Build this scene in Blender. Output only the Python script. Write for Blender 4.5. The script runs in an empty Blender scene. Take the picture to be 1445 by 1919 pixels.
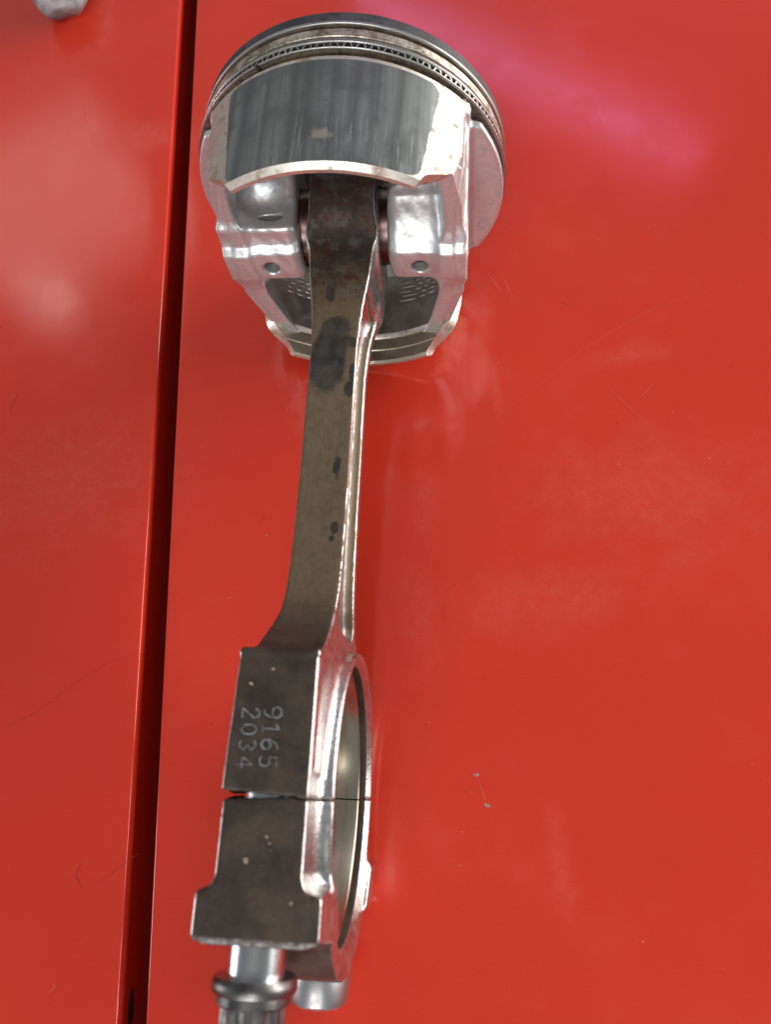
import bpy, bmesh, math, random
import numpy as np
from mathutils import Matrix, Vector
random.seed(7); rng = np.random.default_rng(7)
MM = 0.001
SC = bpy.context.scene
COL = SC.collection

# ------------------------------------------------------------------ camera
def rot_rows(*cols):
    return Matrix([[c[i] for c in cols] for i in range(3)])
CP, CY, CR = math.radians(66.110), math.radians(-15.365), math.radians(-12.837)
CAM = Vector((38.759, -168.332, 230.436))
fw = Vector((math.sin(CY)*math.cos(CP), math.cos(CY)*math.cos(CP), -math.sin(CP)))
rt0 = Vector((math.cos(CY), -math.sin(CY), 0)); up0 = rt0.cross(fw)
rt = math.cos(CR)*rt0 + math.sin(CR)*up0; up = -math.sin(CR)*rt0 + math.cos(CR)*up0
cd = bpy.data.cameras.new('camera'); cam = bpy.data.objects.new('camera', cd); COL.objects.link(cam)
cam.matrix_world = Matrix.Translation(CAM*MM) @ rot_rows(rt, up, -fw).to_4x4()
cd.sensor_fit = 'HORIZONTAL'; cd.sensor_width = 36.0; cd.lens = 36.0*1444.638/1445
cd.clip_start = 0.005; cd.clip_end = 50
cd.dof.use_dof = True; cd.dof.focus_distance = 0.245; cd.dof.aperture_fstop = 26
SC.camera = cam

# ------------------------------------------------------------------ world and lamps
w = bpy.data.worlds.new('World'); SC.world = w; w.use_nodes = True
bg = w.node_tree.nodes['Background']; bg.inputs[0].default_value = (0.90, 0.94, 1.0, 1); bg.inputs[1].default_value = 0.21
SC.view_settings.view_transform = 'Standard'; SC.view_settings.look = 'None'
SC.view_settings.exposure = 0.40; SC.view_settings.gamma = 1.0

def lamp(name, az, el, dist, sx, sy, watts, col, tgt=(0, -60, 30), roll=0):
    a, e = math.radians(az), math.radians(el)
    dirv = Vector((math.sin(a)*math.cos(e), math.cos(a)*math.cos(e), math.sin(e)))
    l = bpy.data.lights.new(name, 'AREA'); l.shape = 'RECTANGLE'; l.size = sx; l.size_y = sy
    l.energy = watts; l.color = col
    o = bpy.data.objects.new(name, l); COL.objects.link(o)
    q = dirv.to_track_quat('Z', 'Y').to_matrix().to_4x4()
    o.matrix_world = Matrix.Translation(Vector(tgt)*MM + dirv*dist) @ q @ Matrix.Rotation(math.radians(roll), 4, 'Z')
    return o
lamp('window_right', 68, 15, 2.2, 2.4, 0.95, 60, (1.0, 0.97, 0.93))
lamp('window_left', -102, 2, 2.4, 0.45, 0.9, 13, (0.95, 0.97, 1.0))
lamp('ceiling_lamp', -178, 50, 1.9, 0.9, 0.40, 9, (1.0, 0.97, 0.92))
lamp('doorway_behind', -176, 22, 2.3, 0.9, 0.4, 18, (0.95, 0.98, 1.0))
lamp('skylight_back_left', -38, 35, 2.2, 0.50, 0.38, 0.75, (1.0, 0.90, 0.84))
lamp('bulb_left', -43, 40, 2.2, 0.12, 0.05, 0.16, (1.0, 0.96, 0.88))
lamp('tube_lamp', 5.5, 34.3, 2.4, 1.1, 0.03, 1.0, (0.85, 0.40, 0.95), roll=-20)

# ------------------------------------------------------------------ helpers
def new_obj(name, verts, faces, mat, parent=None, smooth=True, mats=None):
    me = bpy.data.meshes.new(name)
    v = np.asarray(verts, np.float32)*MM
    if isinstance(faces, np.ndarray):
        n = len(faces); k = faces.shape[1]
        me.vertices.add(len(v)); me.vertices.foreach_set('co', v.ravel())
        me.loops.add(n*k); me.loops.foreach_set('vertex_index', faces.astype(np.int32).ravel())
        me.polygons.add(n); me.polygons.foreach_set('loop_start', np.arange(0, n*k, k, dtype=np.int32))
        me.update(calc_edges=True); me.validate()
    else:
        me.from_pydata([tuple(x) for x in v], [], faces); me.update()
    me.polygons.foreach_set('use_smooth', np.full(len(me.polygons), smooth)); me.update()
    o = bpy.data.objects.new(name, me); COL.objects.link(o)
    for m in (mats or [mat]): me.materials.append(m)
    if parent is not None: o.parent = parent
    return o
def sharp(o, deg=32):
    me = o.data
    bm = bmesh.new(); bm.from_mesh(me)
    bmesh.ops.recalc_face_normals(bm, faces=bm.faces)
    for e in bm.edges:
        e.smooth = not (len(e.link_faces) == 2 and e.calc_face_angle(0) > math.radians(deg))
    bm.to_mesh(me); bm.free(); me.update(); return o
def empty(name, mtx):
    o = bpy.data.objects.new(name, None); COL.objects.link(o); o.matrix_world = mtx; o.empty_display_size = 0.02; return o
def tag(o, label=None, cat=None, kind=None):
    if label: o['label'] = label
    if cat: o['category'] = cat
    if kind: o['kind'] = kind
    return o
def lathe(profile, n=128, axis='y', close=False, a0=0.0, a1=2*math.pi, center=(0, 0, 0)):
    """profile: list of (radius, axial); returns verts, faces"""
    full = abs(a1-a0-2*math.pi) < 1e-6
    m = n if full else n+1
    V, F = [], []
    for i in range(m):
        a = a0+(a1-a0)*i/n; c, s = math.cos(a), math.sin(a)
        for r, h in profile:
            p = {'y': (r*c, h, r*s), 'x': (h, r*c, r*s), 'z': (r*c, r*s, h)}[axis]
            V.append((p[0]+center[0], p[1]+center[1], p[2]+center[2]))
    k = len(profile); kk = k if close else k-1
    for i in range(n):
        i2 = (i+1) % m
        for j in range(kk):
            j2 = (j+1) % k
            F.append((i*k+j, i*k+j2, i2*k+j2, i2*k+j))
    if not full and close:
        F.append(tuple(range(k))); F.append(tuple(reversed([n*k+j for j in range(k)])))
    return V, F
def surface_nets(f, org, h):
    nx, ny, nz = f.shape
    ins = f < 0
    acc = np.zeros((nx-1, ny-1, nz-1, 3), np.float32); cnt = np.zeros((nx-1, ny-1, nz-1), np.float32)
    for ax in range(3):
        a = [slice(None)]*3; b = [slice(None)]*3; a[ax] = slice(0, -1); b[ax] = slice(1, None)
        fa, fb = f[tuple(a)], f[tuple(b)]
        cr = (fa < 0) != (fb < 0)
        t = np.where(cr, fa/np.where(cr, fa-fb, 1), 0).astype(np.float32)
        o1, o2 = [i for i in range(3) if i != ax]
        for d1 in (0, 1):
            for d2 in (0, 1):
                s = [slice(None)]*3
                s[o1] = slice(d1, d1+f.shape[o1]-1); s[o2] = slice(d2, d2+f.shape[o2]-1)
                c = cr[tuple(s)]; tt = t[tuple(s)]
                cnt += c
                acc[..., ax] += np.where(c, tt, 0)
                if d1: acc[..., o1] += c
                if d2: acc[..., o2] += c
    act = cnt > 0
    idx = np.full(act.shape, -1, np.int64); ii = np.argwhere(act); idx[act] = np.arange(len(ii))
    V = (ii + acc[act]/cnt[act][:, None])*h + np.array(org)
    Fs = []
    for ax in range(3):
        a = [slice(None)]*3; b = [slice(None)]*3; a[ax] = slice(0, -1); b[ax] = slice(1, None)
        ia, ib = ins[tuple(a)], ins[tuple(b)]
        cr = ia != ib
        o1, o2 = [(1, 2), (2, 0), (0, 1)][ax]
        e = np.argwhere(cr); ok = (e[:, o1] > 0) & (e[:, o2] > 0) & (e[:, o1] < f.shape[o1]-1) & (e[:, o2] < f.shape[o2]-1)
        e = e[ok]; flip = ~ia[tuple(e.T)]
        def q(d1, d2):
            c = e.copy(); c[:, o1] -= d1; c[:, o2] -= d2; return idx[tuple(c.T)]
        quad = np.stack([q(1, 1), q(0, 1), q(0, 0), q(1, 0)], 1)
        quad[flip] = quad[flip][:, ::-1]
        Fs.append(quad)
    return V, np.concatenate(Fs)
def smin(a, b, k):
    h = np.clip(0.5+0.5*(b-a)/k, 0, 1); return b*(1-h)+a*h-k*h*(1-h)
def smax(a, b, k): return -smin(-a, -b, k)
def sstep(x, a, b):
    t = np.clip((x-a)/(b-a), 0, 1); return t*t*(3-2*t)
def grid(lo, hi, h):
    ax = [np.arange(lo[i], hi[i]+h, h, dtype=np.float32) for i in range(3)]
    return np.meshgrid(*ax, indexing='ij', sparse=True)
def ribbon(path, width, z=0.0, wfun=None):
    """flat strip along a 2D path -> verts (x,y,z), faces"""
    V, F = [], []
    for i, p in enumerate(path):
        a = path[max(i-1, 0)]; b = path[min(i+1, len(path)-1)]
        t = np.array(b, float)-np.array(a, float); t /= np.linalg.norm(t)+1e-9
        n = np.array([-t[1], t[0]])*width*0.5*(wfun(i/(len(path)-1)) if wfun else 1)
        V += [(p[0]+n[0], p[1]+n[1], z), (p[0]-n[0], p[1]-n[1], z)]
        if i: F.append((2*i-2, 2*i-1, 2*i+1, 2*i))
    return V, F

# ------------------------------------------------------------------ materials
class NT:
    def __init__(s, name):
        s.m = bpy.data.materials.new(name); s.m.use_nodes = True; s.t = s.m.node_tree
        s.b = s.t.nodes['Principled BSDF']; s.tc = s.t.nodes.new('ShaderNodeTexCoord')
    def n(s, typ, **kw):
        x = s.t.nodes.new(typ)
        for k, v in kw.items(): setattr(x, k, v)
        return x
    def l(s, a, b): s.t.links.new(a, b)
    def setv(s, inp, v):
        if hasattr(v, 'is_output'): s.l(v, inp)
        else: inp.default_value = v
    def pos(s, scale=(1, 1, 1), loc=(0, 0, 0)):
        """object coordinates in millimetres"""
        mp = s.n('ShaderNodeMapping'); s.l(s.tc.outputs['Object'], mp.inputs[0])
        mp.inputs['Scale'].default_value = [1000*q for q in scale]; mp.inputs['Location'].default_value = loc
        return mp.outputs[0]
    def noise(s, vec, scale, detail=4, rough=0.55, dist=0.0):
        x = s.n('ShaderNodeTexNoise'); s.l(vec, x.inputs['Vector']); x.inputs['Scale'].default_value = scale
        x.inputs['Detail'].default_value = detail; x.inputs['Roughness'].default_value = rough; x.inputs['Distortion'].default_value = dist
        return x.outputs['Fac']
    def ramp(s, fac, a, b, lo=0.0, hi=1.0, smooth=True):
        x = s.n('ShaderNodeMapRange'); x.interpolation_type = 'SMOOTHSTEP' if smooth else 'LINEAR'
        s.l(fac, x.inputs[0]); x.inputs[1].default_value = a; x.inputs[2].default_value = b
        x.inputs[3].default_value = lo; x.inputs[4].default_value = hi; return x.outputs[0]
    def mix(s, f, a, b):
        x = s.n('ShaderNodeMix', data_type='RGBA'); s.setv(x.inputs[0], f)
        for i, v in ((6, a), (7, b)):
            if hasattr(v, 'is_output'): s.l(v, x.inputs[i])
            else: x.inputs[i].default_value = (*v, 1) if len(v) == 3 else v
        return x.outputs[2]
    def math(s, op, a, b=0.0, c=None, clamp=False):
        x = s.n('ShaderNodeMath', operation=op, use_clamp=clamp); s.setv(x.inputs[0], a); s.setv(x.inputs[1], b)
        if c is not None: s.setv(x.inputs[2], c)
        return x.outputs[0]
    def xyz(s, vec):
        x = s.n('ShaderNodeSeparateXYZ'); s.l(vec, x.inputs[0]); return x.outputs
    def blob(s, vec, c, r, soft=0.35, nz=None, amp=0.0):
        """soft ellipsoid mask around c (mm) with radii r, edge broken by a noise"""
        mp = s.n('ShaderNodeMapping'); s.l(vec, mp.inputs[0])
        mp.inputs['Scale'].default_value = [1/q for q in r]; mp.inputs['Location'].default_value = [-a/q for a, q in zip(c, r)]
        ln = s.n('ShaderNodeVectorMath', operation='LENGTH'); s.l(mp.outputs[0], ln.inputs[0])
        d = ln.outputs['Value']
        if nz is not None: d = s.math('ADD', d, s.math('MULTIPLY', s.math('SUBTRACT', nz, 0.5), amp))
        return s.ramp(d, 1+soft*0.5, 1-soft*0.5)
    def bump(s, h, strength, dist=0.1):
        x = s.n('ShaderNodeBump'); s.l(h, x.inputs['Height']); x.inputs['Strength'].default_value = strength
        x.inputs['Distance'].default_value = dist*MM; s.l(x.outputs[0], s.b.inputs['Normal']); return x
    def bsdf(s, **kw):
        names = dict(col='Base Color', metal='Metallic', rough='Roughness', coat='Coat Weight', coatr='Coat Roughness', ior='IOR', spec='Specular IOR Level', aniso='Anisotropic')
        for k, v in kw.items():
            i = s.b.inputs[names[k]]
            if hasattr(v, 'is_output'): s.l(v, i)
            elif k == 'col': i.default_value = (*v, 1)
            else: i.default_value = v

def mat_red():
    t = NT('red_paint'); p = t.pos()
    big = t.noise(p, 0.011, 3); med = t.noise(p, 0.07, 5); fine = t.noise(p, 2.6, 2, 0.7)
    sp = t.pos((1, 0.08, 1)); swirl = t.noise(sp, 0.35, 4, 0.6, 0.8)
    dust = t.ramp(t.math('MULTIPLY', big, med), 0.24, 0.42)
    sm = [((65.5, -171, 0), (2.6, 11, 9)), ((42, 12, 0), (4, 14, 9)), ((24.5, -62, 0), (4, 14, 9)), ((60, -98, 0), (26, 9, 9)), ((-100, -60, 0), (30, 20, 9)), ((95, -60, 0), (30, 16, 9)),
          ((-105, 105, 0), (14, 7, 9)), ((47, -22, 0), (1.6, 8, 9)), ((92, -8, 0), (12, 4, 9)), ((25, -105, 0), (5, 16, 9))]
    smear = None
    for c, r in sm:
        x0, y0 = c[0]+(37.921 if c[0] > -40 else 45.699), c[1]+250; ga = math.radians(-7.382)   # world mm -> panel mm
        c = (x0*math.cos(ga)-y0*math.sin(ga), x0*math.sin(ga)+y0*math.cos(ga), 0)
        b = t.blob(p, c, r, 1.8, t.noise(p, 0.10, 4, 0.55), 2.4)
        smear = b if smear is None else t.math('MAXIMUM', smear, b)
    smear = t.math('MULTIPLY', smear, t.ramp(t.noise(p, 0.3, 5, 0.65), 0.3, 0.7, 0.35, 1.0))
    base = t.mix(t.ramp(big, 0.3, 0.7), (0.545, 0.035, 0.0165), (0.570, 0.039, 0.019))
    base = t.mix(t.math('MULTIPLY', dust, 0.07), base, (0.56, 0.12, 0.085))
    base = t.mix(t.math('MULTIPLY', smear, 0.11), base, (0.62, 0.24, 0.19))
    specks = t.n('ShaderNodeTexVoronoi', feature='F1'); t.l(p, specks.inputs['Vector']); specks.inputs['Scale'].default_value = 0.085
    sk = t.math('MULTIPLY', t.ramp(specks.outputs['Distance'], 0.05, 0.028), t.ramp(t.noise(p, 0.05, 2), 0.5, 0.62))
    base = t.mix(t.math('MULTIPLY', sk, 0.55), base, (0.16, 0.03, 0.025))
    base = t.mix(t.math('MULTIPLY', t.ramp(fine, 0.35, 0.65), 0.30), base, (0.46, 0.018, 0.012))
    ro = t.math('ADD', t.ramp(med, 0.3, 0.7, 0.12, 0.16), t.math('MULTIPLY', smear, 0.16))
    ro = t.math('ADD', ro, t.ramp(swirl, 0.45, 0.7, 0.0, 0.02))
    lint = t.n('ShaderNodeTexVoronoi', feature='F1'); t.l(p, lint.inputs['Vector']); lint.inputs['Scale'].default_value = 0.16
    lk = t.math('MULTIPLY', t.ramp(lint.outputs['Distance'], 0.055, 0.03), t.ramp(t.noise(p, 0.11, 2), 0.54, 0.62))
    base = t.mix(t.math('MULTIPLY', lk, 0.35), base, (0.62, 0.30, 0.24))
    t.bsdf(col=base, rough=ro, spec=0.42)
    hb = t.math('ADD', t.math('MULTIPLY', t.noise(p, 0.03, 2), 6.0), t.math('MULTIPLY', fine, 0.12))
    t.bump(hb, 0.025, 0.5)
    return t.m

def mat_alu(name, col=(0.78, 0.765, 0.745), rough=(0.3, 0.42), bump=0.12, bscale=1.2, stain=0.25, turned=False, staincol=(0.20, 0.135, 0.075), metal=1.0):
    t = NT(name); p = t.pos(); n1 = t.noise(p, 0.18, 5); n2 = t.noise(p, bscale, 4)
    st = t.math('MULTIPLY', t.ramp(n1, 0.52, 0.68), stain)
    c = t.mix(t.ramp(n2, 0.3, 0.7), col, tuple(q*0.86 for q in col))
    c = t.mix(st, c, staincol)
    t.bsdf(col=c, metal=t.math('SUBTRACT', metal, t.math('MULTIPLY', st, 0.6)), rough=t.ramp(n1, 0.3, 0.7, *rough))
    h = n2
    if turned:
        y = t.xyz(p)[1]
        h = t.math('ADD', t.math('MULTIPLY', t.math('SINE', t.math('MULTIPLY', y, 2*math.pi/0.42)), 0.5), t.math('MULTIPLY', n2, 0.4))
    t.bump(h, bump, 0.12)
    return t.m

def mat_carbon(name, lo, hi, rough=0.5, metal=0.6):
    t = NT(name); p = t.pos(); n1 = t.noise(p, 0.22, 6, 0.65); n2 = t.noise(t.pos((1, 2.5, 1)), 0.9, 4)
    c = t.mix(t.ramp(t.math('ADD', n1, t.math('MULTIPLY', t.math('SUBTRACT', n2, 0.5), 0.5)), 0.36, 0.64), lo, hi)
    t.bsdf(col=c, metal=metal, rough=t.ramp(n2, 0.3, 0.7, rough-0.08, rough+0.1)); t.bump(n2, 0.15, 0.1); return t.m

def mat_coating():
    t = NT('graphite_skirt_coating'); p = t.pos()
    st = t.noise(t.pos((1, 0.035, 1)), 2.2, 5, 0.7); st2 = t.noise(t.pos((1, 0.02, 1)), 0.35, 3)
    n1 = t.noise(p, 0.07, 3)
    y = t.xyz(p)[1]
    low = t.ramp(y, 6, -10)
    scr = t.math('MULTIPLY', t.ramp(st, 0.53, 0.66), t.math('MULTIPLY', low, t.ramp(t.xyz(p)[0], -22, -8)))
    c = t.mix(t.ramp(st2, 0.3, 0.7), (0.085, 0.092, 0.089), (0.170, 0.182, 0.177))
    c = t.mix(t.math('MULTIPLY', t.ramp(t.noise(p, 0.10, 4, 0.6), 0.42, 0.64), 0.6), c, (0.070, 0.074, 0.073))
    c = t.mix(t.math('MULTIPLY', scr, 0.40), c, (0.42, 0.44, 0.42))
    wear = t.blob(p, (0.3, -7.1, 47.6), (2.8, 1.5, 9), 0.7, t.noise(p, 0.5, 4), 1.8)
    c = t.mix(t.math('MULTIPLY', wear, 0.6), c, (0.36, 0.31, 0.25))
    t.bsdf(col=c, metal=0.35, rough=t.ramp(st, 0.3, 0.7, 0.34, 0.46))
    t.bump(st, 0.10, 0.05); return t.m

def mat_rod():
    t = NT('forged_steel'); p = t.pos()
    n1 = t.noise(p, 0.12, 6, 0.6); n2 = t.noise(p, 0.55, 5, 0.6); n3 = t.noise(p, 2.2, 3)
    u = t.xyz(p)[0]
    # scale colour: olive brown along the beam, darker brown at the big end and eye
    grain = t.noise(t.pos((0.12, 1, 1)), 1.1, 5, 0.65)
    olive = t.mix(t.ramp(t.math('ADD', t.math('MULTIPLY', n2, 0.5), t.math('MULTIPLY', grain, 0.5)), 0.3, 0.7), (0.122, 0.085, 0.050), (0.170, 0.123, 0.076))
    brown = t.mix(t.ramp(n1, 0.35, 0.65), (0.032, 0.0225, 0.0185), (0.068, 0.048, 0.035))
    end = t.math('MAXIMUM', t.ramp(t.math('ADD', u, t.math('MULTIPLY', n1, 14)), 118, 138), t.ramp(t.math('ADD', u, t.math('MULTIPLY', n1, 22)), 42, 24))
    scale = t.mix(end, olive, brown)
    oil = None; nst = t.math('ADD', t.math('MULTIPLY', n2, 0.65), t.math('MULTIPLY', t.noise(p, 1.3, 4, 0.65), 0.35))
    for c, r, amp in [((49.5, -0.9, 11), (9.6, 5.0, 7), 0.5), ((43, 0.2, 11), (6.5, 4.6, 7), 0.7), ((38.5, 0.8, 11), (3.4, 3.8, 7), 1.3), ((58, 5.6, 11), (2.4, 1.5, 7), 0.6), ((53, 6.2, 11), (3.0, 1.0, 7), 0.9),
                      ((43.5, 5.6, 11), (1.6, 1.5, 7), 0.9), ((81, 3.8, 11), (3.0, 1.0, 7), 1.7), ((97.5, 4.3, 11), (1.8, 0.9, 7), 1.7), ((100.5, 3.8, 11), (0.8, 0.7, 7), 0.6),
                      ((27, -1.5, 11), (4.0, 1.3, 7), 2.4), ((12, 5.0, 11), (5.5, 3, 7), 2.2)]:
        b = t.blob(p, c, r, 0.38, nst, amp*1.3); oil = b if oil is None else t.math('MAXIMUM', oil, b)
    scale = t.mix(t.math('MULTIPLY', oil, t.ramp(n1, 0.3, 0.7, 1.0, 0.80)), scale, t.mix(t.ramp(t.noise(p, 0.3, 5), 0.4, 0.65), (0.026, 0.024, 0.021), (0.050, 0.046, 0.044)))
    rust = t.math('MULTIPLY', t.ramp(n2, 0.50, 0.58), t.ramp(t.noise(p, 0.15, 3), 0.42, 0.53))
    rust = t.math('MULTIPLY', rust, t.ramp(u, 34, 24))
    scale = t.mix(t.math('MULTIPLY', rust, 0.8), scale, (0.060, 0.014, 0.011))
    pale = t.math('MULTIPLY', t.math('MULTIPLY', t.ramp(t.noise(p, 0.17, 5, 0.65), 0.50, 0.60), t.ramp(u, 40, 24)), 0.45)
    scale = t.mix(pale, scale, (0.115, 0.115, 0.095))
    spots = t.math('MULTIPLY', t.ramp(t.noise(p, 0.42, 5, 0.7), 0.60, 0.68), t.ramp(t.noise(p, 0.06, 2), 0.42, 0.6))
    scale = t.mix(t.math('MULTIPLY', spots, 0.65), scale, (0.026, 0.022, 0.020))
    at = t.n('ShaderNodeAttribute', attribute_name='side'); side = at.outputs['Fac']
    bright = t.mix(t.ramp(n1, 0.3, 0.7), (0.56, 0.55, 0.54), (0.44, 0.43, 0.42))
    s = t.ramp(t.math('ADD', side, t.math('MULTIPLY', t.math('SUBTRACT', n2, 0.5), 0.25)), 0.42, 0.62)
    nick = t.math('MULTIPLY', t.ramp(n3, 0.71, 0.76), 0.5)
    f = t.math('MAXIMUM', s, nick)
    t.bsdf(col=t.mix(f, scale, bright), metal=t.math('ADD', t.math('MULTIPLY', s, 0.55), 0.42, clamp=True),
           rough=t.math('SUBTRACT', t.ramp(n2, 0.3, 0.7, 0.50, 0.62), t.math('MULTIPLY', s, 0.27)))
    h = t.math('ADD', n2, t.math('MULTIPLY', n3, 0.5)); t.bump(h, 0.42, 0.16)
    return t.m

def mat_simple(name, col, metal=0.0, rough=0.5, nscale=0.6, var=0.2, bump=0.1, stretch=(1, 1, 1)):
    t = NT(name); n = t.noise(t.pos(stretch), nscale, 4)
    t.bsdf(col=t.mix(t.ramp(n, 0.3, 0.7), col, tuple(q*(1-var) for q in col)), metal=metal, rough=t.ramp(n, 0.3, 0.7, rough*0.85, rough*1.15))
    t.bump(n, bump, 0.08); return t.m

M_RED = mat_red()
M_CAST = mat_alu('cast_aluminium', (0.56, 0.565, 0.57), (0.31, 0.43), 0.50, 0.8, 0.35, metal=0.66)
M_SKIRT = mat_alu('turned_aluminium', (0.68, 0.64, 0.56), (0.40, 0.52), 0.10, 1.0, 0.8, True, metal=0.92)
M_MACH = mat_alu('oily_machined_aluminium', (0.64, 0.58, 0.45), (0.30, 0.40), 0.08, 1.0, 0.4, True, metal=0.9)
M_INNER = mat_alu('inner_skirt_aluminium', (0.62, 0.58, 0.52), (0.38, 0.50), 0.30, 0.5, 0.6, staincol=(0.075, 0.048, 0.028))
M_LAND = mat_carbon('carbon_dark_land', (0.022, 0.020, 0.024), (0.050, 0.047, 0.052), 0.60, 0.0)
M_LAND2 = mat_carbon('carbon_brown_land', (0.20, 0.165, 0.12), (0.55, 0.50, 0.42), 0.40, 0.85)
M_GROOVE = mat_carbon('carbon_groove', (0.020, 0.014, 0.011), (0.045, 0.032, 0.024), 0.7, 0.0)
M_RING = mat_simple('ring_steel', (0.52, 0.51, 0.49), 1.0, 0.36, 0.15, 0.3, 0.0)
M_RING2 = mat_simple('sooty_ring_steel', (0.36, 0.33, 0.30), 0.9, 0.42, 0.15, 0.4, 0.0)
M_SOOT_SHADE = mat_carbon('brown_soot_and_shade', (0.05, 0.036, 0.026), (0.12, 0.09, 0.064), 0.6, 0.0)
M_COAT = mat_coating()
M_ROD = mat_rod()
M_CHROME = mat_simple('polished_bolt_steel', (0.60, 0.61, 0.61), 1.0, 0.25, 0.4, 0.25, 0.04)
M_BOLT = mat_simple('dull_bolt_steel', (0.24, 0.23, 0.225), 1.0, 0.38, 0.25, 0.75, 0.3)
M_LUG = mat_simple('satin_steel', (0.50, 0.50, 0.50), 1.0, 0.40, 0.25, 0.4, 0.2)
M_SHELL = mat_simple('bearing_shell', (0.47, 0.42, 0.32), 1.0, 0.30, 0.5, 0.35, 0.08, (0.12, 1, 0.12))
M_PIN = mat_simple('pin_steel', (0.15, 0.10, 0.095), 1.0, 0.32, 0.3, 0.4, 0.05)
M_STAMP = mat_simple('stamped_bare_steel', (0.25, 0.245, 0.245), 0.4, 0.55, 0.9, 0.7, 0.3)
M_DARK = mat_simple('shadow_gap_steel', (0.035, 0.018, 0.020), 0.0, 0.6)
M_CHIP = mat_simple('primer_chip', (0.36, 0.25, 0.19), 0.0, 0.6, 1.5, 0.5)
M_SCR = mat_simple('scratch_pale', (0.60, 0.10, 0.07), 0.0, 0.4, 0.25, 0.35)
M_SCRD = mat_simple('scratch_dark', (0.27, 0.024, 0.018), 0.0, 0.4, 0.25, 0.4)
M_GREY = mat_simple('worn_grey_alloy', (0.36, 0.36, 0.355), 0.25, 0.58, 0.16, 0.6, 0.5)

# ------------------------------------------------------------------ the red sheet-metal surface
TZ = -0.82
GY = math.radians(-7.382)
def panel_frame(x0):   # local x to the right of the seam, local y along the seam
    return Matrix.Translation(Vector((x0, -250, TZ))*MM) @ Matrix.Rotation(-GY, 4, 'Z')
def extruded_panel(name, sgn, width, rad, depth, y0, y1, ny):
    prof = [(sgn*width, 0.0)]
    for k in range(1, 10): prof.append((sgn*(rad+(width-rad)*(1-k/9.0)**2), 0.0))
    for k in range(1, 9):
        a = math.radians(90*k/8); prof.append((sgn*(rad-rad*math.sin(a)), -rad+rad*math.cos(a)))
    prof += [(0, -depth), (sgn*6, -depth), (sgn*6, -depth-1.2)]
    V, F = [], []; k = len(prof)
    for j in range(ny+1):
        y = y0+(y1-y0)*j/ny
        V += [(x, y, z) for x, z in prof]
        if j:
            for i in range(k-1):
                q = [(j-1)*k+i, (j-1)*k+i+1, j*k+i+1, j*k+i]
                F.append(q if sgn > 0 else q[::-1])
    o = new_obj(name, V, F, M_RED)
    return o
right = extruded_panel('red_panel', 1, 700, 0.9, 30, -420, 980, 40); right.matrix_world = panel_frame(-37.921)
left = extruded_panel('red_panel', -1, 700, 0.9, 30, -420, 980, 40); left.matrix_world = panel_frame(-45.699)
for o in (right, left):
    o['kind'] = 'structure'; sharp(o, 60)
    if o.data.polygons[0].normal.z < 0: o.data.flip_normals()
tag(right, 'wide glossy red steel panel under the piston and rod'); tag(left, 'narrower red steel panel beyond the dark seam')
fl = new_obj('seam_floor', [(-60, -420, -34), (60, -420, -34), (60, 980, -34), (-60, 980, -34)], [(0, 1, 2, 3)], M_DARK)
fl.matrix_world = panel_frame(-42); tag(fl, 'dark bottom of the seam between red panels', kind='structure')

# marks on the paint: parts of the panel they lie on
def on_panel(o, panel):
    o.parent = panel; o.matrix_parent_inverse = panel.matrix_world.inverted(); return o
def scratch(name, pts, width, mat, panel):
    path = []
    for i in range(len(pts)-1):
        a, b = np.array(pts[i], float), np.array(pts[i+1], float)
        for k in range(6):
            path.append(a+(b-a)*k/6+rng.normal(0, 0.06, 2))
    path.append(np.array(pts[-1], float))
    V, F = ribbon(path, width, TZ+0.02, lambda s: 0.25+0.75*math.sin(math.pi*min(max(s, 0.02), 0.98)))
    return on_panel(new_obj(name, V, F, mat), panel)
def chip(x, y, r, panel, mat=None):
    n = 9; V = [(x, y, TZ+0.05)]; F = []
    for k in range(n):
        a = 2*math.pi*k/n; q = r*random.uniform(0.55, 1.2); V.append((x+q*math.cos(a)*1.3, y+q*math.sin(a)*0.8, TZ+0.015)); F.append((0, 1+k, 1+(k+1) % n))
    return on_panel(new_obj('paint_chip', V, F, mat or M_CHIP), panel)
chip(42.6, -149.8, 0.8, right); chip(45.7, -157.6, 0.8, right); chip(-27.1, -78.8, 0.35, right); chip(87.3, -50.8, 0.5, right, M_SCR)
scratch('scratch', [(43.0, -150.3), (45.4, -157.2)], 0.22, M_SCR, right)
scratch('scratch', [(40.6, -153.6), (41.6, -155.0)], 0.3, M_SCR, right)
scratch('scratch', [(-128.9, -32.6), (-127.7, -24.6)], 0.35, M_SCRD, left)
scratch('scratch', [(-102.4, -144.4), (-92, -139), (-82, -130), (-70, -121)], 0.14, M_SCRD, left)
scratch('scratch', [(-68, -179), (-69.2, -182.9), (-66.5, -186)], 0.35, M_SCRD, left)
scratch('scratch', [(-62.8, -184.6), (-58, -181), (-52, -176)], 0.14, M_SCRD, left)
scratch('scratch', [(-69.5, -208.5), (-68.8, -210.0), (-70.4, -211.5)], 0.35, M_SCR, left)
scratch('scratch', [(-148, 150), (-136, 122), (-124, 96)], 0.2, M_SCR, left)
scratch('scratch', [(50, -32), (78, -5), (100, 10), (125, 21)], 0.09, M_SCR, right)
scratch('scratch', [(86, -22), (95, -33), (99, -36)], 0.16, M_SCR, right)
scratch('scratch', [(100.4, -20), (96, -25)], 0.3, M_SCR, right)
scratch('scratch', [(44, 28), (49, 20)], 0.5, M_SCR, right)
scratch('scratch', [(50, 25), (53, 17)], 0.35, M_SCR, right)
scratch('scratch', [(70, 15), (73, 13)], 0.3, M_SCRD, right)
scratch('scratch', [(-30, -74.5), (-28, -72)], 0.25, M_SCRD, right)
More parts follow.
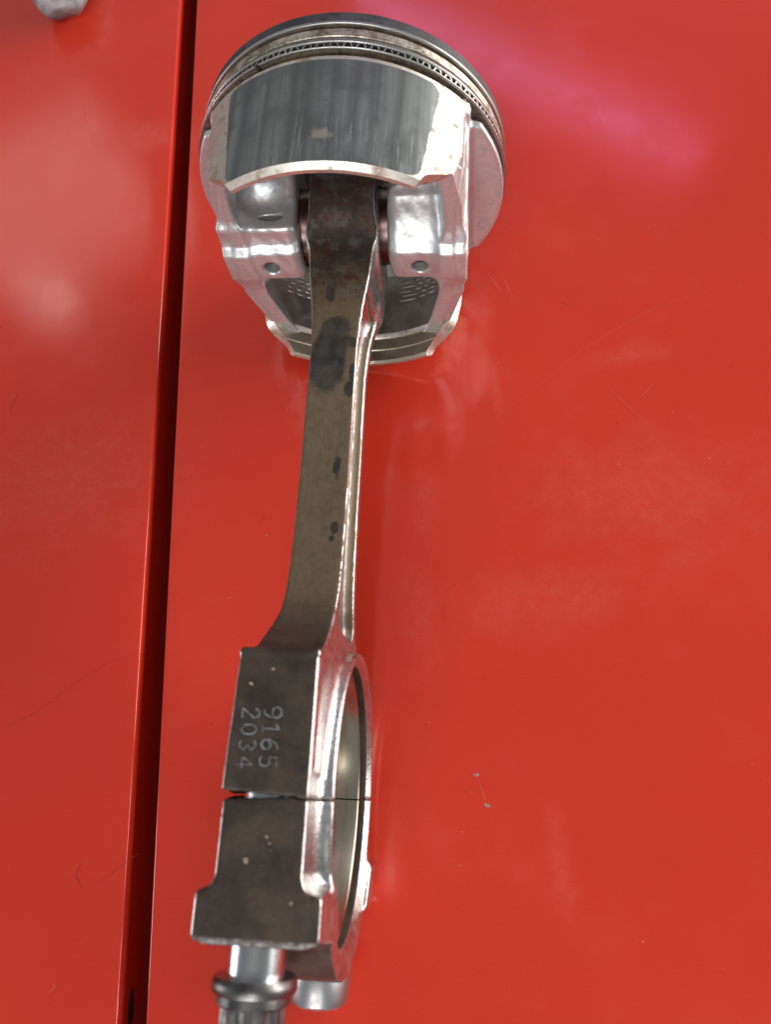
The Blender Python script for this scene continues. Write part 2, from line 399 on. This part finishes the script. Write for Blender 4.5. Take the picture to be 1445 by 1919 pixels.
for k in range(10):
    if k % 2: pn = right; x, y = random.uniform(25, 125), random.uniform(-200, 150)
    else: pn = left; x, y = random.uniform(-150, -80), random.uniform(-190, 140)
    a = random.uniform(0, math.pi); l = random.uniform(1.0, 4)
    scratch('scratch', [(x, y), (x+l*0.5*math.cos(a), y+l*0.5*math.sin(a)), (x+l*math.cos(a+0.3), y+l*math.sin(a+0.3))], random.uniform(0.1, 0.2), M_SCR if random.random() < 0.5 else M_SCRD, pn)

# ------------------------------------------------------------------ piston (local x = pin axis, y = towards the crown, z = up)
PT = math.radians(3.142)
PISTON = empty('piston', Matrix.Translation(Vector((0, 0, 47.761))*MM) @ Matrix.Rotation(PT, 4, 'X'))
tag(PISTON, 'aluminium piston lying on its side with grey coated skirt facing up', 'piston')
# crown with ring grooves
rp = [(30.0, 26.0), (42.0, 26.0), (42.0, 19.7), (44.4, 19.7), (44.4, 24.4), (47.2, 24.4), (47.2, 24.4)]
prof_land = lambda r, a, b: [(r-0.25, a), (r, a+0.2), (r, b-0.2), (r-0.25, b)]
crown = new_obj('crown', *lathe([(44.0, 31.9)]+prof_land(47.25, 31.95, 35.3)+[(46.6, 35.6), (0.0, 35.6)], 180), M_LAND, PISTON); sharp(crown, 40)
tag(crown, 'dark carbon stained crown edge')
land = new_obj('ring_land', *lathe([(43.6, 26.5)]+prof_land(47.2, 26.5, 29.4)+[(43.6, 29.4)], 180), M_LAND2, PISTON); sharp(land, 40)
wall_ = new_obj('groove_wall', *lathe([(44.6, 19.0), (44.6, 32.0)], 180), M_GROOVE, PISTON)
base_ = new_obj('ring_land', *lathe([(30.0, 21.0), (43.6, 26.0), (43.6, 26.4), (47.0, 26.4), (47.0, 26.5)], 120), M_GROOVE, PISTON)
def ring(name, r0, r1, y0, y1, mat, gap=None, parent=PISTON, n=240):
    b = 0.12
    pr = [(r0, y0), (r1-0.7, y0), (r1-b, y0), (r1, y0+b), (r1, y1-b), (r1-b, y1), (r0, y1)]
    if gap is None: V, F = lathe(pr, n, close=True)
    else: V, F = lathe(pr, n, close=True, a0=gap[0]+gap[1], a1=gap[0]-gap[1]+2*math.pi)
    o = sharp(new_obj(name, V, F, mat, parent, mats=[mat, M_SOOT_SHADE]), 50)
    for p in o.data.polygons:      # soot and groove shade coloured onto the ring flanks, bright on the rubbing edge
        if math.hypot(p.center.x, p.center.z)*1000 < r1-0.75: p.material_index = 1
    return o
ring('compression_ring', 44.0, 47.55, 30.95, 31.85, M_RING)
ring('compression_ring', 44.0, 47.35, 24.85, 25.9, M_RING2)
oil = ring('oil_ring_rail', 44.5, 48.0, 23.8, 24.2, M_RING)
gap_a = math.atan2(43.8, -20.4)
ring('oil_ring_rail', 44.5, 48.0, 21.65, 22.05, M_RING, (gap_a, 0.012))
# wavy expander between the rails
def expander():
    N = 84; V, F = [], []
    ya, yb = 22.1, 23.7; w_ = 0.36
    pts = []
    for i in range(N):
        for f_, y in ((0.06, ya), (0.30, ya), (0.40, yb-0.1), (0.50, yb), (0.72, yb), (0.82, yb-0.1), (0.94, ya+0.2)):
            pts.append(((i+f_)/N*2*math.pi, y))
    n = len(pts)
    for i, (a, y) in enumerate(pts):
        a0, y0 = pts[i-1]; a1, y1 = pts[(i+1) % n]
        da = ((a1-a0+math.pi) % (2*math.pi)-math.pi)*48; dy = y1-y0; L_ = math.hypot(da, dy)
        nx, ny = -dy/L_*w_*0.5/48, da/L_*w_*0.5
        for r in (46.0, 47.75):
            for s_ in (-1, 1):
                aa, yy = a+s_*nx, y+s_*ny
                V.append((r*math.cos(aa), yy, r*math.sin(aa)))
        b, c = i*4, ((i+1) % n)*4
        F += [(b+2, b+3, c+3, c+2), (b, b+2, c+2, c), (b+1, c+1, c+3, b+3)]
    return V, F
sharp(new_obj('oil_ring_expander', *expander(), M_RING, PISTON), 50)

# casting: underside plate, side walls and pin bosses
PINY = 5.0
def body_sdf(X, Y, Z):
    ax, az = np.abs(X), np.abs(Z)
    R = np.sqrt(X*X+Z*Z)
    # plate under the ring belt
    plate = smax(R-47.15, np.abs(Y-18.2)-1.2, 0.5) + 0*X
    plate = smax(plate, 30.0-R, 0.5)
    # drain slots next to the skirts, drain holes beside the walls
    slot = np.maximum(np.maximum(np.abs(az-27.5+0.15*(ax-38))-1.9, 36.6-ax), np.abs(Y-18.6)-4)
    plate = smax(plate, -slot, 0.5)
    hole = np.sqrt((ax-37.2)**2+((Z-7.5)/1.5)**2)-1.7
    # side walls
    k = np.clip((Y+9.3)/13.0, 0, 1)
    xo_open = np.interp(Z, [-42, -37, -31, -16, 0, 21.6, 32.5, 36, 42], [25, 28, 30.8, 35.7, 35.5, 35.0, 32.3, 31.0, 29])
    xi_open = np.interp(Z, [-42, -37, -29, -17, 0, 13, 22, 29, 34.5, 42], [18, 21.2, 24.3, 27.3, 29.5, 30.2, 30.0, 29.0, 26.0, 20])
    xo = xo_open*(1-k)+(35.2+0.4*(az < 26))*k
    xi = xi_open*(1-k)+28.5*k
    wall = smax(ax-xo, xi-ax, 0.8)
    yend = -9.9+2.4*sstep(Z, 6.0, 8.8)+1.6*sstep(-Z, 4.6, 5.6)
    wall = smax(wall, yend-Y+0.8*sstep(xo-ax, 2.6, 2.2), 0.8)
    wall = np.maximum(wall, Y-19); wall = smax(wall, R-46.6, 0.6)
    # bosses: round barrel about the pin, stepped foot with the oil hole, flared root
    dy = Y-PINY
    cyl = np.sqrt(dy*dy+Z*Z)-14.8
    foot = smax(np.where((X < 0) & (Z > 0), Z-14.2, az-5.6-0.75*np.clip(Y+9.8, 0, None)*(Z > 0)-(Z > 0)*1.0), yend-Y, 1.4); foot = np.maximum(foot, Y-PINY)
    stem = np.maximum((az-13.6-0.95*np.clip(dy+1, 0, None))*0.75, -dy-1)
    boss = smin(smin(cyl, foot, 2.5), stem, 4.0)
    boss = smax(boss, 12.7+0.06*(Y+10)*(X < 0)-ax+0.5*(X > 0), 3.6); boss = np.maximum(boss, ax-35.4); boss = np.maximum(boss, Y-22)
    boss = boss+0.10*np.sin(X*0.9+Z*0.7)*np.sin(Y*0.8+X*0.3)
    d = smin(wall, boss, 4.5)
    d = smin(d, plate, 1.6)
    # crown underside
    d = np.minimum(d, np.maximum(R-44, np.abs(Y-25.5)-1.6))
    # pocket in the top of the left boss
    pk = np.sqrt(((X+22.5)/7.5)**2+((Y-1.5)/4.6)**2+((Z-17.5)/5.0)**2)-1
    d = smax(d, -pk*4.0, 2.0)
    pk = np.sqrt(((X+20.8)/3.9)**2+((Y+2.6)/1.5)**2+((Z-12.5)/5.0)**2)-1
    d = smax(d, -pk*1.5, 0.5)
    # oil holes and pin bore
    oh = np.maximum(np.sqrt((ax-22.6)**2+(Z-0.3)**2)-2.5, Y-2)
    d = smax(d, -oh, 0.5)
    d = smax(d, -(np.sqrt(dy*dy+Z*Z)-11.3)+0*X, 0.4)
    return d
H = 0.5
g = grid((-49, -12, -49), (49, 28.5, 49), H)
V, F = surface_nets(body_sdf(*g).astype(np.float32), (-49, -12, -49), H)
body = new_obj('piston_body', V, F, M_CAST, PISTON)

def half_x(y):
    return np.interp(y, [-16.7, -15.0, -13.4, -12.0, -10.4, -8.6, -6, 0, 6, 20], [24.4, 25.2, 26.0, 27.6, 30.2, 32.3, 33.4, 34.5, 35.0, 34.8])
def skirt(sgn):
    ys = np.array([20.0, 19.0, 16, 12, 8, 4, 0, -3, -6, -8, -9, -10, -11, -12, -12.7, -13.4, -14.2, -15.0, -15.45, -16.6])
    nx = 60; V, F = [], []
    def row(y, r, dr=0.0):
        h = half_x(y)
        for i in range(nx+1):
            x = h*(2*i/nx-1); a = math.asin(x/47.6)
            V.append((r*math.sin(a), y, sgn*r*math.cos(a)))
    outer = [(19.5, 46.4), (19.45, 47.3)]+[(y, 47.6 if y > -15.5 else 46.0) for y in ys[1:]]
    inner = [(-16.6, 44.9), (-15.7, 44.3), (-15.45, 44.3), (-11.9, 44.15), (-11.6, 43.75), (-11.2, 43.75), (-7.6, 43.6), (-7.2, 43.0), (-6.2, 42.4), (-3, 42.6), (2, 42.4), (8, 42.0), (14, 41.6), (18.8, 41.0)]
    rows = outer+inner
    for y, r in rows: row(y, r)
    k = nx+1
    for j in range(len(rows)):
        j2 = (j+1) % len(rows)
        for i in range(nx): F.append((j*k+i, j*k+i+1, j2*k+i+1, j2*k+i))
    for i in (0, nx):
        loop = [j*k+i for j in range(len(rows))]
        # close the edge with a strip between outer and inner rows of like height
        no = len(outer)
        for j in range(no-1):
            yo = outer[j][0]; yo2 = outer[j+1][0]
            def near(y): return no+min(range(len(inner)), key=lambda q: abs(inner[q][0]-y))
            a, b = near(yo), near(yo2)
            q = [j*k+i, (j+1)*k+i, b*k+i, a*k+i]
            q2 = []
            for s_ in q:
                if s_ not in q2: q2.append(s_)
            if len(q2) >= 3: F.append(tuple(q2))
    o = new_obj('skirt', V, F, M_SKIRT, PISTON, mats=[M_SKIRT, M_INNER, M_MACH])
    sharp(o, 28)
    for p in o.data.polygons:
        c = p.center*1000
        if math.hypot(c.x, c.z) < 44.0 and c.y > -7.3: p.material_index = 1
        elif sgn < 0 and math.hypot(c.x, c.z) < 45.2: p.material_index = 2
    return o
sk_up = skirt(1); sk_dn = skirt(-1)
tag(sk_up, 'upper skirt with graphite coating'); tag(sk_dn, 'lower skirt seen from inside')

def coating(parent, sgn):
    V, F = [], []; nx = 48
    ys = np.concatenate([np.linspace(17.9, 13.5, 14), np.linspace(12.5, -10, 16), np.linspace(-11, -15.3, 12)])
    for y in ys:
        cut = 0.0
        if y > 14.2: cut = 4.0-math.sqrt(max(0, 16-(y-14.2)**2))
        if y < -12.3: cut = 3.0-math.sqrt(max(0, 9-(y+12.3)**2))
        xr = np.interp(y, [-15.3, 18.2], [24.6, 29.2])-cut; xl = -np.interp(y, [-15.3, 18.2], [24.9, 28.6])+cut*0.6
        for i in range(nx+1):
            x = xl+(xr-xl)*i/nx+(rng.normal(0, 0.10) if i in (0, nx) else 0); a = math.asin(x/47.6)
            V.append((47.64*math.sin(a), y, sgn*47.64*math.cos(a)))
    k = nx+1
    for j in range(len(ys)-1):
        for i in range(nx): F.append((j*k+i, (j+1)*k+i, (j+1)*k+i+1, j*k+i+1))
    return new_obj('skirt_coating', V, F, M_COAT, parent)
coating(sk_up, 1); coating(sk_dn, -1)

# turned ticks on the right edge of the upper skirt: little raised ridges
def tick(y, sg=1):
    V, F = [], []
    for i in range(9):
        x = sg*(32.6+2.2*i/8); a = math.asin(x/47.6)
        h = 0.05+0.22*i/8
        for r, dy in ((47.55, -h), (47.85, 0), (47.55, h)): V.append((r*math.sin(a), y+dy, r*math.cos(a)))
        if i:
            b = 3*(i-1)
            F += [(b, b+1, b+4, b+3), (b+1, b+2, b+5, b+4)]
    return new_obj('machining_ridge', V, F, M_SKIRT, sk_up)
for y in (12.7, 8.4, 4.1, -0.3, -4.4): tick(y)

# cast grip marks inside the lower skirt
def dash(a0, a1, y, slope):
    V, F = [], []; n = 6
    for i in range(n+1):
        a = a0+(a1-a0)*i/n; yy = y+slope*(a-(a0+a1)/2)
        hgt = 0.6*math.sin(math.pi*(0.08+0.84*i/n))
        for dr, dy in ((0.1, -0.42), (-hgt, 0.0), (0.1, 0.42)):
            r = np.interp(yy, [2, 8, 14, 19], [42.4, 42.0, 41.6, 41.0])+dr
            V.append((r*math.sin(a), yy+dy, -r*math.cos(a)))
        if i: b = 3*(i-1); F += [(b, b+3, b+4, b+1), (b+1, b+4, b+5, b+2)]
    return new_obj('cast_mark', V, F, M_SKIRT, sk_dn)
for sg, x0, x1, rows in ((-1, 19, 30, 5), (1, 13, 27, 5)):
    for r_ in range(rows):
        y = 6.2+1.75*r_
        xx = x0+(r_ % 2)*0.9
        while xx < x1:
            ln = random.uniform(2.0, 2.6) if sg < 0 else (random.uniform(5.0, 7.0) if xx < x0+4 else random.uniform(1.8, 2.8))
            a0, a1 = math.asin(xx/44.0), math.asin(min(xx+ln, x1+1)/44.0)
            dash(sg*a0, sg*a1, y, -3.0*sg); xx += ln+0.8

# piston pin
pv, pf = lathe([(0, -30.5), (7.2, -30.5), (7.2, -31.2), (10.8, -31.2), (11.2, -30.8), (11.2, 30.8), (10.8, 31.2), (7.2, 31.2), (7.2, 30.5), (0, 30.5)], 72, axis='x', center=(0, PINY, 0))
sharp(new_obj('piston_pin', pv, pf, M_PIN, PISTON), 40)

# ------------------------------------------------------------------ connecting rod (local x = along the rod u, y = pin direction w, z = up v)
L = 160.511; sr = math.asin(-7.434/160.511); ryaw = math.radians(0.902)
def rodw(u, v, w_):
    y = -u*math.cos(sr)+v*math.sin(sr); z = 47.761+u*math.sin(sr)+v*math.cos(sr); x = w_-0.145
    return Vector((x*math.cos(ryaw)-y*math.sin(ryaw), x*math.sin(ryaw)+y*math.cos(ryaw), z))
O = rodw(0, 0, 0)
ROD = empty('connecting_rod', Matrix.Translation(O*MM) @ rot_rows(rodw(1, 0, 0)-O, rodw(0, 0, 1)-O, rodw(0, 1, 0)-O).to_4x4())
tag(ROD, 'dark forged steel connecting rod with stamped numbers on its split big end', 'connecting rod')

def rod_sdf(U, Wd, Vv, cap):
    ul = U-L; av = np.abs(Vv)
    hv = np.interp(U, [-5, 10, 22, 42, 85, 100, 108, 114, 119, 124, 128, 131, 134], [12.5, 11.8, 11.2, 11.0, 11.3, 12.0, 12.9, 14.6, 17.2, 21.6, 26.5, 31, 37])
    slope = np.gradient(hv.ravel(), axis=0)/0.45 if hv.ndim == 3 else 0
    corr = 1/np.sqrt(1+np.asarray(slope).reshape(hv.shape)**2)
    hw = np.interp(U, [-5, 12, 22, 33, 44, 120, 128], [9.6, 9.4, 8.7, 7.4, 6.6, 6.6, 7.4])
    ww = np.abs(Wd-0.55*(1-sstep(U, 118, 130)))
    if not cap:
        hw = hw+sstep(-Vv, 3, 9)*np.interp(U, [0, 8, 16, 20, 29], [0, 0.3, 1.3, 1.3, 0])
        hv = hv+np.where(Vv < 0, np.interp(U, [-5, 4, 12, 18, 26, 34], [0, 3.5, 4.4, 3.4, 1.2, 0]), 0)
        beam = smax((av-hv)*corr, ww-hw, 0.9); beam = np.maximum(beam, ul+6); beam = np.maximum(beam, -5-U)
        rec_h = hv-np.where(Vv < 0, 4.2, 1.3)
        rec = smax(av-np.minimum(rec_h, 12.5), (hw-2.8)-ww, 3.6)-0.2
        rec = smax(rec, 24-U, 4.5); rec = smax(rec, U-122.5, 4.0)
        beam = smax(beam, -rec, 0.8)
        eye = smax(np.sqrt((U+5)**2+Vv**2)-17.6, np.abs(Wd-0.55)-9.6, 0.9)
        d = smin(beam, eye, 4.0)
    rad = np.sqrt(ul*ul+Vv*Vv)
    ringr = 33.4+3.1*sstep(ul, 12, 26)
    ring_ = smax(rad-ringr, np.where(Wd > 0, Wd-11.7, -Wd-8.0), 0.5)
    vb = np.where(Vv < 0, 40.6, 39.94)
    boss = smax(smax(np.abs(ul+2)-25.8, av-vb, 0.9), np.where(Wd > 0, Wd-7.95, -Wd-(8.4 if cap else 7.95+1.0*np.clip((ul+27)/27, 0, 1))), 0.8); boss = np.maximum(boss, 20-av)
    big = smin(boss, ring_, 4.6)
    fl_ = smax(smax(np.abs(ul-20.4)-4.0, av-vb, 0.8), np.abs(Wd)-np.where(Vv < 0, 12.5, 11.7), 0.7); fl_ = np.maximum(fl_, 18-av)
    big = smin(big, fl_, 3.6)
    big = smax(big, av-vb+0*Wd, 0.9)
    bore = rad-30.2-np.clip(np.abs(Wd)-10.1, 0, 2.0)*1.0
    if cap:
        d = big
        # forged hollows between the bolt seats and the arch
        for vs, r_ in ((21.5, 4.2), (9.5, 3.4)):
            hol = np.sqrt((ul-37.5)**2*0.55+(av-vs)**2+(np.abs(Wd)-13.2)**2)-r_; d = smax(d, -hol, 0.8)
    else:
        d = smin(d, big, 3.0)
        d = smax(d, -(np.sqrt((U+5)**2+Vv**2)-11.35)+0*Wd, 0.5)
    d = smax(d, -bore+0*Wd, 0.6)
    # fractured parting face, open on the near left
    crack = 0.10*np.sin(Wd*1.3+1.1)*np.sin(Vv*0.9)+0.07*np.sin(Wd*3.1+Vv*2.3)+0.35*sstep(Wd, 4.5, 7)*sstep(Vv, 30, 34)
    half = 0.10+np.clip((4.2-Wd)*0.055, 0, 0.62)*sstep(Vv, 30, 34)
    if cap: d = smax(d, (half+crack)-ul, 0.25)
    else: d = smax(d, ul-(crack-half), 0.25)
    return d
HR = 0.45
def side_attr(o):
    me = o.data; n = np.empty(len(me.vertices)*3, np.float32); me.vertices.foreach_get('normal', n); n = n.reshape(-1, 3)
    co = np.empty(len(me.vertices)*3, np.float32); me.vertices.foreach_get('co', co); co = co.reshape(-1, 3)*1000
    s = np.abs(n[:, 1])
    r = np.hypot(co[:, 0]-L, co[:, 2]); s = np.where((r < 30.0), 0.05, s)
    s = np.where(co[:, 0] < 22, s*0.8, s)
    s = np.where((co[:, 0] > 30) & (co[:, 0] < 122) & (np.abs(co[:, 1]-0.55) < 6.3), s*np.where(co[:, 2] > -1.5, 0.34, 0.62), s)  # beam hollow: shade of its down-facing upper half put into the colour
    rel = (np.abs(co[:, 0]-L+5) < 30.5) & (co[:, 1] > 7.2) & (np.abs(co[:, 2]) < 39.2) & (r > 30.5)
    s = np.where(rel, 1.0, s)
    kk = np.clip((np.abs(co[:, 1])-10.0)/0.7, 0, 1); kk = kk*kk*(3-2*kk)
    s = np.where(r < 31.9, 0.05+0.95*kk, s)
    s = np.where((co[:, 0]-L > 23.5) & (co[:, 2] > 38.7), 0.48, s)
    a = me.attributes.new('side', 'FLOAT', 'POINT'); a.data.foreach_set('value', s.astype(np.float32))
g = grid((-24, -13.5, -42), (L+1.2, 13.5, 42), HR)
V, F = surface_nets(rod_sdf(*g, False).astype(np.float32), (-24, -13.5, -42), HR)
rodm = new_obj('rod_body', V, F, M_ROD, ROD); side_attr(rodm)
g = grid((L-1.2, -14, -42.5), (L+38.5, 14, 42.5), HR)
V, F = surface_nets(rod_sdf(*g, True).astype(np.float32), (L-1.2, -14, -42.5), HR)
capm = new_obj('rod_cap', V, F, M_ROD, ROD); side_attr(capm)
tag(capm, 'bolted cap with wide flange at its end')

# bearing shells
for a0, a1 in ((math.pi/2+0.006, 1.5*math.pi-0.006), (-math.pi/2+0.006, math.pi/2-0.006)):
    pr = [(28.5, -8.2), (28.5, 8.2), (28.9, 8.7), (30.3, 8.7), (30.3, -8.7), (28.9, -8.7)]
    V, F = [], []
    for i in range(73):
        a = a0+(a1-a0)*i/72
        for r, h in pr: V.append((L+r*math.cos(a), h, r*math.sin(a)))
        if i:
            for j in range(6): F.append(((i-1)*6+j, (i-1)*6+(j+1) % 6, i*6+(j+1) % 6, i*6+j))
    F += [tuple(range(6)), tuple(range(72*6+5, 72*6-1, -1))]
    sharp(new_obj('bearing_shell', V, F, M_SHELL, ROD), 40)

# cap bolts
def bolt(v, w0, prof, points, h0, h1, r, mat=None):
    """shank and flange turned, head splined"""
    Vv, F = lathe(prof, 72, axis='x', center=(0, w0, v))
    sh = sharp(new_obj('cap_bolt', Vv, F, M_CHROME, ROD, mats=[M_CHROME, M_BOLT] if v > 0 else [M_LUG, M_LUG]), 40)
    for p in sh.data.polygons:
        if v > 0 and p.center.x*1000 > L+30.25: p.material_index = 1
    V, F = [], []; n = points*6
    hs = [(h0, 0.97), (h1-1.2, 1.0), (h1-0.4, 0.95), (h1, 0.86), (h1, 0.5), (h1-2, 0.45), (h1-2, 0.0)]
    for h, s in hs:
        for i in range(n):
            a = 2*math.pi*i/n; rr = r*s*(1-0.10*(0.5-0.5*math.cos(points*a))**0.7 if points else 1)
            V.append((h, w0+rr*math.cos(a), v+rr*math.sin(a)))
    for j in range(len(hs)-1):
        for i in range(n): F.append((j*n+i, j*n+(i+1) % n, (j+1)*n+(i+1) % n, (j+1)*n+i))
    hd = sharp(new_obj('bolt_head', V, F, M_BOLT, sh), 40)
    return sh
bolt(33.0, -0.6, [(0, L-12), (5.2, L-12), (5.2, L+30.2), (7.3, L+30.3), (7.7, L+30.9), (7.75, L+32.4), (7.3, L+33.0), (6.7, L+33.1), (6.7, L+34.5), (6.3, L+34.9), (0, L+35.0)], 12, L+34.6, L+49, 6.1)
bolt(-33.0, 0.6, [(0, L+20), (5.2, L+20), (5.2, L+38.0), (6.4, L+38.6), (7.3, L+39.6), (7.5, L+41.0), (7.5, L+46.6), (6.9, L+48.2), (5.6, L+48.9), (0, L+49.0)], 12, L+48.5, L+49.4, 4.0)

# stamped numbers: strokes on the top face of the big end, read down the rod
GL = {'9': [[(.9, .55), (.6, .45), (.2, .5), (.05, .75), (.25, 1), (.7, 1), (.92, .8), (.9, .35), (.6, 0), (.25, 0)]],
      '1': [[(.2, .75), (.55, 1), (.55, 0)], [(.25, 0), (.85, 0)]],
      '6': [[(.85, 1), (.4, .9), (.1, .45), (.15, .1), (.5, 0), (.85, .15), (.85, .45), (.5, .55), (.15, .4)]],
      '5': [[(.85, 1), (.2, 1), (.15, .58), (.6, .6), (.9, .4), (.8, .08), (.4, 0), (.1, .1)]],
      '2': [[(.1, .75), (.3, 1), (.7, 1), (.88, .72), (.1, 0), (.9, 0)]],
      '0': [[(.5, 1), (.12, .75), (.12, .25), (.5, 0), (.88, .25), (.88, .75), (.5, 1)]],
      '3': [[(.1, .9), (.5, 1), (.85, .75), (.45, .52), (.88, .28), (.5, 0), (.1, .12)]],
      '4': [[(.7, 0), (.7, 1), (.1, .3), (.95, .3)]]}
for word, w0 in (('9165', -1.75), ('2034', -6.1)):
    for i, ch in enumerate(word):
        V, F = [], []
        for st in GL[ch]:
            path = []
            for k in range(len(st)-1):
                for q in range(4):
                    path.append((st[k][0]+(st[k+1][0]-st[k][0])*q/4, st[k][1]+(st[k+1][1]-st[k][1])*q/4))
            path.append(st[-1])
            P = [(L-16.3+i*3.0+p[0]*2.3+rng.normal(0, 0.03)+(0.3 if word == '2034' else 0), w0+p[1]*3.3-i*0.05+rng.normal(0, 0.03)) for p in path]
            jit = rng.uniform(0.55, 1.25, 3)
            v2, f2 = ribbon(P, 0.40, 39.985, lambda q: float(np.interp(q, [0, 0.5, 1], jit)))
            b = len(V); V += v2; F += [tuple(x+b for x in f) for f in f2]
        new_obj('stamped_digit', V, F, M_STAMP, rodm)
# bare nicks on the dark faces
for u, w_, r in ((140, -5.1, 0.55), (171.5, -2.8, 0.65), (178.2, 6.2, 0.4), (137, -1.0, 0.4), (167.5, 0.8, 0.3), (168.5, 1.4, 0.3)):
    n = 8; V = [(u, w_, 40.02)]; F = []
    for k in range(n):
        a = 2*math.pi*k/n; q = r*random.uniform(0.5, 1.2); V.append((u+q*math.cos(a), w_+q*math.sin(a), 39.96)); F.append((0, 1+k, 1+(k+1) % n))
    new_obj('nick', V, F, M_CHIP, rodm if u < L else capm)

# ------------------------------------------------------------------ grey metal thing poking in at the top left
tv, tf = lathe([(0, 0), (4, 0.6), (8, 2.4), (11, 6), (12.4, 11), (13, 20), (13.6, 40), (14.5, 70), (14.5, 90), (0, 90)], 48, axis='y')
tv = [(x*1.05+0.5*math.sin(y*0.35+z*0.2), y+0.9*math.sin(x*0.35+0.8)+0.4*math.sin(z*0.6), z*0.8+0.4*math.sin(x*0.5+y*0.3)) for x, y, z in tv]
tool = new_obj('tool_handle', tv, tf, M_GREY)
tool.matrix_world = Matrix.Translation(Vector((-155.5, 174.5, TZ+11))*MM) @ Matrix.Rotation(math.radians(8), 4, 'Z')
tag(tool, 'rounded grey metal tool end at the top left edge', 'tool')

# oval near-black disc for a slot's shade, on the left panel's seam side
n = 20; V = [(0.12, 35.0, -9.2)]; F = []
for k in range(n):
    a = 2*math.pi*k/n; V.append((0.06, 35.0+5.2*math.cos(a), -9.2+2.0*math.sin(a))); F.append((0, 1+k, 1+(k+1) % n))
slot_shade = new_obj('slot', V, F, M_GROOVE); slot_shade.parent = left
